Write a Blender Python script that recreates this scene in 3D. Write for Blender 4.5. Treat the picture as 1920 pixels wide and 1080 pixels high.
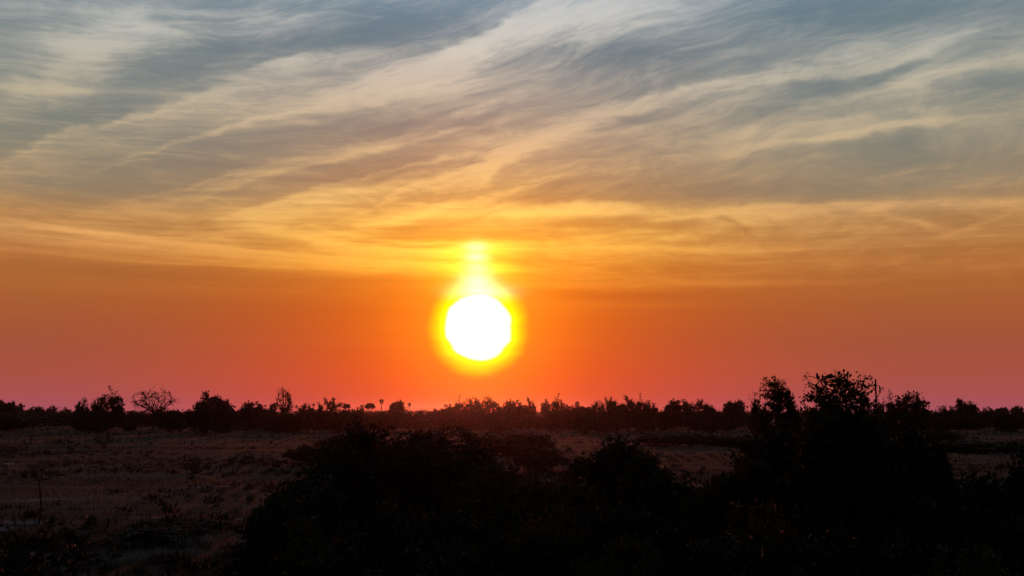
import bpy, bmesh, math, random, sys
import numpy as np
from mathutils import Vector, Matrix

for _o in list(bpy.data.objects):
    bpy.data.objects.remove(_o, do_unlink=True)
scene = bpy.context.scene
C = scene.collection
R = math.radians

# ------------------------------------------------------------------ camera
EYE = 4.0                                   # standing on the deck of a vehicle
FPX = 2059.0                                # focal length in photo pixels (1920 wide)
PITCH = math.atan2(230.0, FPX)              # horizon sits 230 px under the middle
cam_d = bpy.data.cameras.new('camera')
cam_d.sensor_width = 36.0
cam_d.lens = 36.0 * FPX / 1920.0
cam_d.clip_start = 0.1
cam_d.clip_end = 20000.0
cam = bpy.data.objects.new('camera', cam_d)
C.objects.link(cam)
cam.location = (0, 0, EYE)
cam.rotation_euler = (math.pi / 2 + PITCH, 0, 0)
scene.camera = cam


def direction(px, py):
    """unit-ish world direction (y forward = 1 along ground axis) of a photo position"""
    x = (px - 960.0) / FPX
    y = (540.0 - py) / FPX
    cp, sp = math.cos(PITCH), math.sin(PITCH)
    return Vector((x, cp - y * sp, sp + y * cp))


def azel(px, py):
    d = direction(px, py)
    return math.degrees(math.atan2(d.x, d.y)), math.degrees(math.atan2(d.z, math.hypot(d.x, d.y)))


SUN_AZ, SUN_EL = azel(897, 614)

# ------------------------------------------------------------------ exposure
scene.view_settings.view_transform = 'Standard'
scene.view_settings.look = 'None'
scene.view_settings.exposure = 0.0
scene.view_settings.gamma = 1.0
scene.view_settings.use_curve_mapping = False
scene.cycles.use_denoising = True
scene.cycles.max_bounces = 6
scene.cycles.diffuse_bounces = 3
scene.cycles.volume_bounces = 0
scene.cycles.transparent_max_bounces = 12

# ------------------------------------------------------------------ sun lamp
sun_d = bpy.data.lights.new('sun', 'SUN')
sun_d.energy = 0.6
sun_d.angle = R(0.5)
sun_d.color = (1.0, 0.12, 0.07)
sun = bpy.data.objects.new('sun', sun_d)
C.objects.link(sun)
_sd = Vector((math.sin(R(SUN_AZ)) * math.cos(R(SUN_EL)), math.cos(R(SUN_AZ)) * math.cos(R(SUN_EL)), math.sin(R(SUN_EL))))
sun.rotation_euler = _sd.to_track_quat('Z', 'Y').to_euler()
sun.location = (0, 0, 30)


# ------------------------------------------------------------------ node helper
class G:
    """tiny expression builder on a node tree"""
    def __init__(s, nt):
        s.nt = nt

    def node(s, typ, **kw):
        n = s.nt.nodes.new(typ)
        for k, v in kw.items():
            setattr(n, k, v)
        return n

    def _set(s, sock, v):
        if isinstance(v, bpy.types.NodeSocket):
            s.nt.links.new(v, sock)
        else:
            sock.default_value = v

    def m(s, op, a, b=None, c=None, clamp=False):
        n = s.node('ShaderNodeMath', operation=op, use_clamp=clamp)
        s._set(n.inputs[0], a)
        if b is not None: s._set(n.inputs[1], b)
        if c is not None: s._set(n.inputs[2], c)
        return n.outputs[0]

    def vm(s, op, a, b=None, scale=None):
        n = s.node('ShaderNodeVectorMath', operation=op)
        s._set(n.inputs[0], a)
        if b is not None: s._set(n.inputs[1], b)
        if scale is not None: s._set(n.inputs['Scale'], scale)
        return n.outputs['Value'] if op in ('DOT_PRODUCT', 'LENGTH', 'DISTANCE') else n.outputs[0]

    def comb(s, x, y, z=0.0):
        n = s.node('ShaderNodeCombineXYZ')
        for i, v in enumerate((x, y, z)): s._set(n.inputs[i], v)
        return n.outputs[0]

    def sep(s, v):
        n = s.node('ShaderNodeSeparateXYZ')
        s._set(n.inputs[0], v)
        return n.outputs

    def noise(s, v, scale=1.0, detail=4.0, rough=0.55, dist=0.0, col=False, lac=2.0):
        n = s.node('ShaderNodeTexNoise')
        n.noise_dimensions = '3D'
        s._set(n.inputs['Vector'], v)
        n.inputs['Scale'].default_value = scale
        n.inputs['Detail'].default_value = detail
        n.inputs['Roughness'].default_value = rough
        n.inputs['Lacunarity'].default_value = lac
        n.inputs['Distortion'].default_value = dist
        return n.outputs['Color' if col else 'Fac']

    def ss(s, v, a, b, lo=0.0, hi=1.0):
        n = s.node('ShaderNodeMapRange', interpolation_type='SMOOTHSTEP')
        s._set(n.inputs[0], v)
        for i, x in enumerate((a, b, lo, hi)): s._set(n.inputs[i + 1], x)
        return n.outputs[0]

    def ramp(s, fac, stops, interp='LINEAR'):
        n = s.node('ShaderNodeValToRGB')
        cr = n.color_ramp
        cr.interpolation = interp
        while len(cr.elements) < len(stops): cr.elements.new(0.5)
        for e, (p, c) in zip(cr.elements, stops):
            e.position = p
            e.color = (*c, 1.0)
        s._set(n.inputs[0], fac)
        return n.outputs[0]

    def mix(s, f, a, b, mode='MIX'):
        n = s.node('ShaderNodeMix', data_type='RGBA', blend_type=mode)
        s._set(n.inputs[0], f)
        s._set(n.inputs[6], a if isinstance(a, bpy.types.NodeSocket) else (*a, 1.0))
        s._set(n.inputs[7], b if isinstance(b, bpy.types.NodeSocket) else (*b, 1.0))
        return n.outputs[2]

    def add_scaled(s, base, col, fac):
        n = s.vm('SCALE', col, scale=fac)
        return s.vm('ADD', base, n)


def lin(c):
    return tuple(((v / 255.0) / 12.92 if v / 255.0 <= 0.04045 else ((v / 255.0 + 0.055) / 1.055) ** 2.4) for v in c)


# ------------------------------------------------------------------ world
def build_world():
    w = bpy.data.worlds.new('World')
    scene.world = w
    w.use_nodes = True
    nt = w.node_tree
    nt.nodes.clear()
    g = G(nt)
    tc = g.node('ShaderNodeTexCoord').outputs['Generated']
    d = g.vm('NORMALIZE', tc)
    x, y, z = g.sep(d)
    az = g.m('MULTIPLY', g.m('ARCTAN2', x, y), 57.2958)
    el = g.m('MULTIPLY', g.m('ARCSINE', z), 57.2958)
    A = g.comb(az, el)

    # --- wisps: fibres follow curved flow lines that flatten towards the horizon
    slope = g.ramp(g.m('DIVIDE', el, 24.0), [
        (0.0, (0, 0, 0)), (0.26, (0, 0, 0)), (0.36, (0.02, 0, 0)), (0.46, (0.10, 0, 0)),
        (0.60, (0.27, 0, 0)), (0.80, (0.36, 0, 0)), (1.0, (0.34, 0, 0))])
    slope = g.sep(slope)[0]
    slope = g.m('SUBTRACT', slope, g.ss(el, 4.5, 9.5, 0.07, 0.0))
    azt = g.m('MULTIPLY', g.m('TANH', g.m('DIVIDE', az, 16.0)), 14.0)
    warp = g.noise(g.vm('MULTIPLY', A, (0.12, 0.30, 1.0)), 1.0, 3.0, 0.5, 0.0, col=True)
    wx, wy, _ = g.sep(g.vm('SUBTRACT', warp, (0.5, 0.5, 0.5)))
    psi = g.m('SUBTRACT', el, g.m('MULTIPLY', slope, azt))
    psi = g.m('ADD', psi, g.m('MULTIPLY', wy, 1.6))
    u = g.m('ADD', az, g.m('MULTIPLY', wx, 5.0))
    F = g.comb(u, psi)
    fib1 = g.noise(g.vm('MULTIPLY', F, (0.085, 0.90, 1.0)), 1.0, 7.0, 0.60, 0.35)
    fib2 = g.noise(g.vm('MULTIPLY', g.vm('ADD', F, (31.0, 7.0, 4.0)), (0.24, 2.7, 1.0)), 1.0, 6.0, 0.66, 0.5)
    # fine ripples lying level, crossing the fibres
    rip = g.noise(g.vm('MULTIPLY', g.vm('ADD', A, (3.0, 11.0, 0.0)), (0.42, 4.2, 1.0)), 1.0, 5.0, 0.62, 0.6)
    curl = g.noise(g.vm('MULTIPLY', g.vm('ADD', F, (11.0, 3.0, 9.0)), (0.26, 0.95, 1.0)), 1.0, 9.0, 0.64, 1.3)

    # --- the streaks the sky of that evening had: soft curved bands
    wob = g.noise(g.vm('MULTIPLY', A, (0.22, 0.50, 1.0)), 1.0, 2.5, 0.5, 0.3, col=True)
    calm = g.ss(el, 7.5, 13.0, 0.22, 1.0)
    WA = g.vm('ADD', A, g.vm('SCALE', g.vm('MULTIPLY', g.vm('SUBTRACT', wob, (0.5, 0.5, 0.5)), (3.0, 1.05, 0.0)), scale=calm))
    wob2 = g.noise(g.vm('MULTIPLY', A, (0.9, 2.6, 1.0)), 1.0, 4.0, 0.6, 0.3, col=True)
    WA = g.vm('ADD', WA, g.vm('SCALE', g.vm('MULTIPLY', g.vm('SUBTRACT', wob2, (0.5, 0.5, 0.5)), (1.4, 0.42, 0.0)), scale=calm))
    acc = None
    for (x1, y1, x2, y2, wid, amp, bend, sharp) in STREAKS:
        a1, e1 = azel(x1, y1)
        a2, e2 = azel(x2, y2)
        L = math.hypot(a2 - a1, e2 - e1) / 2 * 0.85
        W = wid / 36.0
        ang = math.atan2(e2 - e1, a2 - a1)
        ca, sa = math.cos(ang), math.sin(ang)
        mx_, my_ = (a1 + a2) / 2, (e1 + e2) / 2 + bend / 72.0
        su = g.m('ADD', g.vm('DOT_PRODUCT', WA, (ca / L, sa / L, 0)), -(mx_ * ca + my_ * sa) / L)
        sv = g.m('ADD', g.vm('DOT_PRODUCT', WA, (-sa / W, ca / W, 0)), -(-mx_ * sa + my_ * ca) / W)
        u2 = g.m('MULTIPLY', su, su)
        v = g.m('MULTIPLY_ADD', u2, bend / 36.0 / W, sv)
        if sharp:
            v = g.m('MAXIMUM', v, g.m('MULTIPLY', v, sharp)) if sharp > 0 else g.m('MINIMUM', v, g.m('MULTIPLY', v, -sharp))
        e = g.m('MULTIPLY_ADD', v, v, u2)
        e = g.m('POWER', 0.36788, e)
        acc = g.m('MULTIPLY', e, amp) if acc is None else g.m('MULTIPLY_ADD', e, amp, acc)

    tex = g.m('SUBTRACT', fib1, 0.5)
    tex = g.m('MULTIPLY', tex, 1.25)
    tex = g.m('MULTIPLY_ADD', g.m('SUBTRACT', fib2, 0.5), 0.95, tex)
    tex = g.m('MULTIPLY_ADD', g.m('SUBTRACT', rip, 0.5), 0.30, tex)
    tex = g.m('MULTIPLY_ADD', g.m('SUBTRACT', curl, 0.5), 1.25, tex)
    # texture dies out in the clear haze belt near the horizon
    belt = g.ss(g.m('ADD', el, g.m('MULTIPLY', g.m('SUBTRACT', az, 5.0), 0.05)), 4.0, 8.6, 0.10, 1.0)
    tex = g.m('MULTIPLY', tex, belt)
    bars = g.noise(g.vm('MULTIPLY', g.vm('ADD', A, (9.0, 2.0, 5.0)), (0.045, 1.9, 1.0)), 1.0, 6.0, 0.62, 0.15)
    tex = g.m('MULTIPLY_ADD', g.m('SUBTRACT', bars, 0.5), g.ss(el, 14.0, 7.0, 0.0, 1.3), tex)
    c = g.m('ADD', g.m('ADD', 0.33, acc), g.m('MULTIPLY', tex, g.m('ADD', 0.50, g.m('MULTIPLY', g.m('ABSOLUTE', acc), 0.8))))
    # soft ends instead of clipping
    c = g.m('DIVIDE', 1.0, g.m('ADD', 1.0, g.m('EXPONENT', g.m('MULTIPLY', g.m('SUBTRACT', c, 0.47), -5.6))))

    # --- colours by height above the horizon, far from / close to the sun
    def rmp(rows):
        st = []
        for (py, col) in sorted(rows, key=lambda r: -r[0]):
            st.append(((azel(960, py)[1] + 2.0) / 92.0, lin(col)))
        return st
    f = g.m('DIVIDE', g.m('ADD', el, 2.0), 92.0, clamp=True)
    up = [(0.40, (0.050, 0.072, 0.110)), (0.70, (0.019, 0.029, 0.070)), (1.0, (0.013, 0.020, 0.060))]
    upb = [(0.40, (0.072, 0.092, 0.128)), (0.70, (0.022, 0.029, 0.049)), (1.0, (0.014, 0.019, 0.036))]
    fd = g.ramp(f, rmp(FAR_DARK) + up)
    fb = g.ramp(f, rmp(FAR_BRIGHT) + upb)
    nd = g.ramp(f, rmp(NEAR_DARK) + up)
    nb = g.ramp(f, rmp(NEAR_BRIGHT) + upb)
    da = g.m('SUBTRACT', az, SUN_AZ)
    wn = g.m('EXPONENT', g.m('MULTIPLY', g.m('MULTIPLY', da, da), -1.0 / (2 * 9.0 ** 2)))
    wn = g.m('MAXIMUM', g.m('MULTIPLY', g.m('ADD', wn, -0.05), 1.05), 0.0)
    dark = g.mix(wn, fd, nd)
    brt = g.mix(wn, fb, nb)
    sky = g.mix(c, dark, brt)

    # --- glow and disc of the sun
    de = g.m('SUBTRACT', el, SUN_EL)
    ddx = g.m('MULTIPLY', da, 0.9972)
    rad = g.m('SQRT', g.m('ADD', g.m('MULTIPLY', ddx, ddx), g.m('MULTIPLY', de, de)))
    ragged = g.noise(g.vm('MULTIPLY', A, (0.25, 1.3, 1.0)), 1.0, 2.5, 0.5, 0.0)
    ragged2 = g.noise(g.vm('MULTIPLY', A, (0.9, 1.0, 1.0)), 0.5, 1.0, 0.5, 0.0)
    rr = g.m('MULTIPLY_ADD', g.m('SUBTRACT', ragged, 0.5), -0.35, rad)
    rr = g.m('MULTIPLY_ADD', g.m('SUBTRACT', ragged2, 0.5), -0.25, rr)
    glow = lambda r, s_: g.m('EXPONENT', g.m('MULTIPLY', g.m('MULTIPLY', r, r), -1.0 / (2 * s_ * s_)))
    sky = g.add_scaled(sky, (0.30, 0.05, -0.004), glow(rad, 4.4))
    sky = g.add_scaled(sky, (0.6, 0.26, -0.002), g.m('MULTIPLY', glow(rad, 2.5), 0.6))
    sky = g.add_scaled(sky, (0.9, 1.1, -0.025), g.ss(rr, 2.85, 1.35))
    de2 = g.m('SUBTRACT', de, 3.4)
    up_ = g.m('MULTIPLY', g.m('ADD', g.m('MULTIPLY', g.m('MULTIPLY', ddx, ddx), 0.16), g.m('MULTIPLY', de2, de2)), -1.0 / (2 * 2.3 ** 2))
    sky = g.add_scaled(sky, (0.50, 0.26, 0.03), g.m('MULTIPLY', g.m('EXPONENT', up_), g.m('MULTIPLY_ADD', c, 0.8, 0.15)))
    # pillar of lit wisps standing over the disc
    a0, e0 = azel(893, 505)
    colx = g.m('SUBTRACT', az, a0)
    coly = g.m('DIVIDE', g.m('SUBTRACT', el, e0), 1.5)
    px_ = g.m('DIVIDE', colx, 1.9)
    pil = g.m('EXPONENT', g.m('MULTIPLY', g.m('ADD', g.m('MULTIPLY', px_, px_), g.m('POWER', g.m('MULTIPLY', coly, coly), 2.0)), -1.0))
    pil = g.m('MULTIPLY', pil, g.m('ADD', 0.25, g.m('ADD', g.m('MULTIPLY', ragged, 0.5), g.m('MULTIPLY', c, 0.9))))
    sky = g.add_scaled(sky, (0.55, 0.50, 0.01), pil)
    core = g.m('DIVIDE', colx, g.m('MULTIPLY_ADD', g.m('MAXIMUM', g.m('MULTIPLY', coly, -1.0), -0.6), 0.22, 0.66))
    core = g.m('EXPONENT', g.m('MULTIPLY', g.m('ADD', g.m('MULTIPLY', core, core), g.m('POWER', g.m('MULTIPLY', coly, coly), 2.0)), -1.0))
    sky = g.add_scaled(sky, (0.3, 0.34, 0.16), g.m('MULTIPLY', core, g.m('ADD', 0.5, c)))
    for (sx, sy, wx_, wy_, am) in ((892, 463, 17, 7, .55), (893, 482, 15, 7, .80), (896, 505, 15, 12, .30), (895, 527, 22, 13, 1.0), (902, 548, 34, 13, 1.3)):
        a1, e1 = azel(sx, sy)
        p = g.m('DIVIDE', g.m('SUBTRACT', az, a1), wx_ / 36.0 * 1.3)
        q = g.m('DIVIDE', g.m('SUBTRACT', el, e1), wy_ / 36.0)
        e = g.m('EXPONENT', g.m('MULTIPLY', g.m('MULTIPLY_ADD', p, p, g.m('MULTIPLY', q, q)), -1.0))
        sky = g.add_scaled(sky, (0.45, 0.50, 0.50), g.m('MULTIPLY', e, am))
    sky = g.add_scaled(sky, (3.0, 3.0, 3.0), g.ss(rr, 1.85, 1.35))
    sky = g.vm('MAXIMUM', sky, (0.0, 0.0, 0.0))

    # --- away from the sunset side the evening sky is the plain daylight model, dimmed
    st = g.node('ShaderNodeTexSky')
    st.sky_type = 'NISHITA'
    st.sun_disc = False
    st.sun_elevation = R(SUN_EL)
    st.sun_rotation = R(SUN_AZ)
    st.air_density = 1.2
    st.dust_density = 2.0
    nish = g.vm('SCALE', st.outputs[0], scale=NISHITA)
    side = g.ss(g.m('ABSOLUTE', az), 40.0, 115.0)
    side = g.m('MULTIPLY', side, g.ss(el, 85.0, 45.0))
    out = g.mix(side, sky, nish)
    bg = g.node('ShaderNodeBackground')
    nt.links.new(out, bg.inputs[0])
    bg.inputs[1].default_value = 1.0
    wo = g.node('ShaderNodeOutputWorld')
    nt.links.new(bg.outputs[0], wo.inputs[0])
    w.cycles.sampling_method = 'MANUAL'
    w.cycles.sample_map_resolution = 1024


NISHITA = 0.022
FAR_DARK = [(0, (99, 123, 139)), (100, (106, 122, 129)), (200, (116, 126, 126)), (300, (124, 124, 114)), (380, (140, 124, 102)),
            (430, (165, 118, 72)), (500, (162, 100, 52)), (550, (166, 95, 48)), (600, (165, 88, 51)), (650, (162, 83, 58)),
            (700, (167, 81, 66)), (740, (168, 81, 80)), (770, (168, 84, 98))]
FAR_BRIGHT = [(0, (180, 184, 184)), (100, (190, 188, 178)), (200, (190, 178, 154)), (300, (198, 174, 138)), (400, (222, 170, 112)),
              (450, (234, 172, 104)), (500, (212, 138, 72)), (550, (188, 110, 54)), (600, (174, 94, 54)), (650, (168, 87, 59)),
              (700, (170, 83, 66)), (740, (170, 82, 80)), (770, (170, 84, 98))]
NEAR_DARK = [(0, (106, 128, 146)), (100, (114, 122, 130)), (200, (144, 130, 124)), (300, (164, 127, 103)), (360, (180, 125, 82)),
             (400, (208, 136, 62)), (450, (218, 134, 44)), (500, (214, 112, 26)), (550, (208, 92, 18)), (600, (210, 84, 14)),
             (650, (214, 80, 18)), (700, (222, 76, 22)), (740, (222, 74, 36)), (770, (216, 80, 60))]
NEAR_BRIGHT = [(0, (204, 204, 202)), (100, (212, 200, 186)), (200, (216, 188, 160)), (300, (232, 184, 130)), (400, (252, 196, 100)),
               (450, (250, 186, 72)), (500, (242, 160, 50)), (550, (232, 120, 26)), (600, (224, 98, 18)), (650, (222, 88, 20)),
               (700, (226, 80, 24)), (740, (226, 78, 36)), (770, (220, 84, 60))]
# (x1,y1, x2,y2 in photo pixels, half width, strength, upward bend, edge: >0 crisp top, <0 crisp bottom)
STREAKS = [
    # big body of cloud rising from lower left to the top middle: crisp upper edge
    (-40, 320, 640, 90, 42, .42, 22, 2.5),
    (380, 235, 960, 70, 38, .46, -22, 1.6),
    (800, 130, 1010, 10, 34, .50, 4, 3.0),
    (930, 60, 1340, -20, 46, .50, 20, 0),
    (480, 120, 600, 102, 14, .40, 5, 3),
    (640, 165, 900, 150, 34, .22, 0, 0),
    (180, 405, 700, 270, 16, .34, 0, 2),
    (640, 285, 1000, 165, 16, .30, 6, 2),
    (380, 440, 900, 300, 24, .30, 16, 2.5),
    (820, 330, 1260, 175, 26, .42, 14, 2),
    (1180, 185, 1520, 120, 22, .40, 6, 2),
    (900, 210, 1180, 60, 60, .18, 0, 0),
    (1300, 190, 1840, 45, 22, .36, 4, 0),
    (1500, 190, 1960, 90, 34, .45, 14, 3),
    (1250, 260, 1940, 190, 30, .30, 8, 2),
    (840, 250, 1010, 275, 14, .2, 0, 0),
    # patch at the top left
    (60, 110, 300, 40, 44, .50, 6, 0),
    (0, 170, 280, 85, 36, .36, 0, 0),
    (-40, 170, 200, 175, 14, .34, 0, 0),
    (320, 30, 620, 40, 14, .28, 10, 0),
    # dark gaps
    (180, 120, 560, 100, 40, -.34, 0, 0),
    (0, 250, 380, 190, 34, -.34, 0, 0),
    (560, 80, 900, 60, 42, -.34, 0, -2),
    (560, 20, 950, 0, 28, -.16, 0, 0),
    (1000, 115, 1330, 100, 34, -.50, 0, 0),
    (1300, 30, 1960, 0, 36, -.34, 0, 0),
    (1440, 190, 1700, 130, 22, -.44, 6, 0),
    (1780, 150, 1960, 150, 18, -.36, 0, 0),
    (1120, 232, 1230, 215, 12, -.34, 0, 0),
    (600, 240, 960, 225, 20, -.24, 0, 0),
    (-100, 345, 560, 340, 44, -.34, 0, 0),
    (280, 290, 860, 245, 46, -.18, 0, 0),
    (1020, 180, 1500, 150, 30, -.14, 0, 0),
    (60, 250, 480, 290, 50, -.16, 0, 0),
    # thin filaments
    (0, 300, 460, 150, 6, .26, 16, 0),
    (120, 330, 620, 190, 5, .22, 8, 0),
    (300, 270, 760, 150, 6, .24, 4, 2),
    (160, 395, 560, 300, 5, .30, 4, 0),
    (420, 350, 980, 215, 6, .30, 6, 0),
    (470, 385, 960, 268, 7, .30, 10, 2),
    (640, 400, 1080, 250, 8, .30, 12, 2),
    (700, 420, 1260, 290, 8, .24, 14, 0),
    (860, 350, 1060, 240, 10, .34, 10, 2),
    (1000, 230, 1440, 130, 8, .28, 8, 0),
    (1120, 210, 1560, 135, 5, .24, 4, 0),
    (1150, 300, 1900, 215, 6, .22, 8, 0),
    (1380, 280, 1940, 200, 8, .26, 6, 2),
    (1420, 265, 1760, 240, 5, .20, 3, 0),
    (1560, 140, 1860, 60, 7, .26, 3, 0),
    (1600, 175, 1900, 108, 9, .30, 5, 3),
    (960, 60, 1300, 5, 6, .22, 6, 0),
    (1000, 90, 1280, 30, 6, .20, 6, 0),
    (860, 120, 960, 40, 8, .26, -4, 0),
    (700, 200, 880, 130, 7, .28, 0, 0),
    (180, 30, 330, 62, 10, .30, 8, 0),
    (-40, 418, 500, 455, 3.2, .34, -3, 0),
    (100, 448, 900, 508, 3.2, .28, -4, 0),
    (300, 455, 900, 497, 4, .30, -4, 0),
    (500, 440, 900, 478, 4, .26, -6, 0),
    (560, 425, 860, 462, 5, .30, -10, 0),
    (1150, 420, 1420, 395, 5, .28, 6, 0),
    (1080, 440, 1330, 428, 5, .28, 5, 0),
    (1330, 400, 1420, 435, 6, -.30, 8, 0),
    (1620, 395, 1780, 430, 6, .26, 0, 0),
    (1750, 450, 1900, 400, 6, .22, 0, 0),
    (960, 455, 1500, 470, 5, .16, 0, 0),
    (1000, 535, 1900, 520, 4, .16, 0, 0),
    (980, 575, 1700, 590, 4, -.14, 0, 0),
    (0, 520, 800, 545, 3, -.14, 0, 0),
    (330, 330, 640, 300, 16, -.16, 0, 0),
    (560, 330, 900, 310, 18, -.26, 0, 0),
    (1080, 350, 1980, 345, 22, -.42, 2, 0),
    (1500, 290, 1980, 300, 26, -.22, 0, 0),
    (820, 370, 1300, 378, 12, -.32, 0, 0),
    (1040, 420, 1420, 425, 14, -.34, 4, 0),
    (1640, 415, 1960, 420, 20, -.30, 0, 0),
    # long level streaks low in the sky
    (-60, 405, 900, 505, 9, .50, -6, 2.2),
    (-60, 440, 900, 515, 20, .40, -6, -2.5),
    (-60, 463, 700, 508, 6, .34, -5, -2),
    (420, 415, 900, 490, 16, .44, -20, 0),
    (400, 415, 700, 345, 14, .36, 10, 2),
    (600, 440, 960, 365, 13, .40, 10, 0),
    (840, 398, 1320, 384, 14, .46, 4, 0),
    (860, 330, 1000, 280, 14, .3, 6, 0),
    (1180, 395, 1980, 372, 13, .42, 4, 1.7),
    (1250, 440, 1520, 400, 12, .26, 6, 0),
    (1500, 430, 1940, 400, 20, .24, -6, 0),
    (900, 470, 1920, 480, 26, .14, 0, 0),
    (960, 520, 1920, 530, 8, .16, 0, 0),
    (1000, 500, 1500, 500, 10, -.2, 0, 0),
    (-60, 490, 700, 530, 12, -.30, 0, 0),
    (920, 545, 1500, 560, 9, -.24, 0, 0),
    (-60, 600, 960, 560, 36, -.26, 0, 0),
    (960, 600, 1980, 620, 40, -.16, 0, 0),
]
build_world()

# ------------------------------------------------------------------ materials
def mat(name, build):
    m = bpy.data.materials.new(name)
    m.use_nodes = True
    nt = m.node_tree
    nt.nodes.clear()
    g = G(nt)
    out = g.node('ShaderNodeOutputMaterial')
    build(g, nt, out)
    return m


def leaf_material(name, cols, trans, tcol):
    """a leaf lets some light through; every leaf quad has its own tint"""
    def b(g, nt, out):
        geo = g.node('ShaderNodeNewGeometry')
        rnd = geo.outputs['Random Per Island']
        tcn = g.node('ShaderNodeTexCoord').outputs['Object']
        n = g.noise(tcn, 1.3, 2.0, 0.5)
        f = g.m('ADD', g.m('MULTIPLY', rnd, 0.65), g.m('MULTIPLY', n, 0.45), clamp=True)
        k = len(cols) - 1
        col = g.ramp(f, [(i / k, c) for i, c in enumerate(cols)])
        d = g.node('ShaderNodeBsdfPrincipled')
        nt.links.new(col, d.inputs['Base Color'])
        d.inputs['Roughness'].default_value = 0.65
        d.inputs['Specular IOR Level'].default_value = 0.15
        t = g.node('ShaderNodeBsdfTranslucent')
        nt.links.new(g.mix(1.0, col, tcol, 'MULTIPLY'), t.inputs[0])
        mx = g.node('ShaderNodeMixShader')
        mx.inputs[0].default_value = trans * 0.6
        nt.links.new(d.outputs[0], mx.inputs[1])
        nt.links.new(t.outputs[0], mx.inputs[2])
        nt.links.new(mx.outputs[0], out.inputs[0])
    return mat(name, b)


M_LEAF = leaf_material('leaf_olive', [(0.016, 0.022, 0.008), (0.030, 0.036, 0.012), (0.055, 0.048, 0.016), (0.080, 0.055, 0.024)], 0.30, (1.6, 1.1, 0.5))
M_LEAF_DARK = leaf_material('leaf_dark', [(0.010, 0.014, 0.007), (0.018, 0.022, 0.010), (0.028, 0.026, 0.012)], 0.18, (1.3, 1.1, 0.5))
M_LEAF_FAR = leaf_material('leaf_far', [(0.022, 0.028, 0.014), (0.040, 0.040, 0.020), (0.055, 0.045, 0.024)], 0.20, (1.3, 1.0, 0.5))
M_PALM = leaf_material('palm_leaf', [(0.030, 0.038, 0.018), (0.050, 0.055, 0.024)], 0.15, (1.3, 1.1, 0.5))
def _grass(g, nt, out):
    """straw, green and burnt patches follow the same patches as the soil"""
    P = g.node('ShaderNodeTexCoord').outputs['Object']
    rnd = g.node('ShaderNodeNewGeometry').outputs['Random Per Island']
    patch = g.noise(g.vm('MULTIPLY', P, (0.06, 0.20, 0.0)), 1.0, 4.0, 0.6, 0.5)
    f = g.m('ADD', g.ss(patch, 0.44, 0.60, -0.25, 0.80), g.m('MULTIPLY', rnd, 0.40), clamp=True)
    col = g.ramp(f, [(0.0, (0.012, 0.016, 0.008)), (0.3, (0.035, 0.036, 0.016)), (0.50, (0.034, 0.032, 0.028)), (0.70, (0.12, 0.110, 0.106)), (1.0, (0.36, 0.340, 0.345))])
    d = g.node('ShaderNodeBsdfDiffuse')
    nt.links.new(col, d.inputs[0])
    t = g.node('ShaderNodeBsdfTranslucent')
    nt.links.new(col, t.inputs[0])
    mx = g.node('ShaderNodeMixShader')
    mx.inputs[0].default_value = 0.2
    nt.links.new(d.outputs[0], mx.inputs[1])
    nt.links.new(t.outputs[0], mx.inputs[2])
    nt.links.new(mx.outputs[0], out.inputs[0])


M_GRASS = mat('grass_blade', _grass)


def _bark(g, nt, out):
    tcn = g.node('ShaderNodeTexCoord').outputs['Object']
    n = g.noise(g.vm('MULTIPLY', tcn, (9.0, 9.0, 1.6)), 1.0, 5.0, 0.65)
    col = g.ramp(n, [(0.3, (0.028, 0.020, 0.015)), (0.55, (0.060, 0.044, 0.034)), (0.8, (0.11, 0.085, 0.068))])
    d = g.node('ShaderNodeBsdfPrincipled')
    nt.links.new(col, d.inputs['Base Color'])
    d.inputs['Roughness'].default_value = 0.9
    d.inputs['Specular IOR Level'].default_value = 0.1
    bp = g.node('ShaderNodeBump')
    bp.inputs['Strength'].default_value = 0.5
    bp.inputs['Distance'].default_value = 0.02
    nt.links.new(n, bp.inputs['Height'])
    nt.links.new(bp.outputs[0], d.inputs['Normal'])
    nt.links.new(d.outputs[0], out.inputs[0])


M_BARK = mat('bark', _bark)


def _feather(g, nt, out):
    tcn = g.node('ShaderNodeTexCoord').outputs['Object']
    n = g.noise(g.vm('MULTIPLY', tcn, (60.0, 60.0, 25.0)), 1.0, 3.0, 0.6)
    col = g.ramp(n, [(0.3, (0.020, 0.018, 0.018)), (0.8, (0.060, 0.050, 0.045))])
    d = g.node('ShaderNodeBsdfPrincipled')
    nt.links.new(col, d.inputs['Base Color'])
    d.inputs['Roughness'].default_value = 0.8
    nt.links.new(d.outputs[0], out.inputs[0])


M_FEATHER = mat('feathers', _feather)


# ------------------------------------------------------------------ places
def ground_dist(py):
    return EYE * FPX / (py - 770.0)


def at(px, dist):
    """ground point seen at photo column px, dist metres away"""
    d = direction(px, 770.0)
    return Vector((d.x / d.y * dist, dist, 0.0))


def height(x, y):
    r = math.hypot(x, y)
    k = min(1.0, max(0.0, (r - 4.0) / 12.0))
    h = 0.10 * math.sin(x * 0.21 + 1.3) * math.cos(y * 0.17 + 0.4) + 0.06 * math.sin(x * 0.63 + y * 0.41) + 0.035 * math.sin(x * 1.3 - y * 1.1 + 2.0)
    return h * k


# sandy bare patches: photo column, row, width, height in photo pixels
BARE = [(70, 971, 210, 9), (235, 966, 230, 5), (10, 981, 70, 14), (400, 913, 210, 5), (455, 964, 44, 7), (95, 936, 170, 7),
        (170, 1046, 90, 16), (130, 1020, 120, 10), (40, 868, 90, 5), (330, 1038, 80, 8),
        (90, 780, 120, 7), (500, 788, 26, 9), (555, 786, 60, 6), (735, 782, 60, 8), (797, 784, 14, 12), (225, 783, 60, 5),
        (296, 791, 60, 5), (20, 788, 50, 6), (430, 784, 70, 8)]


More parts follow.
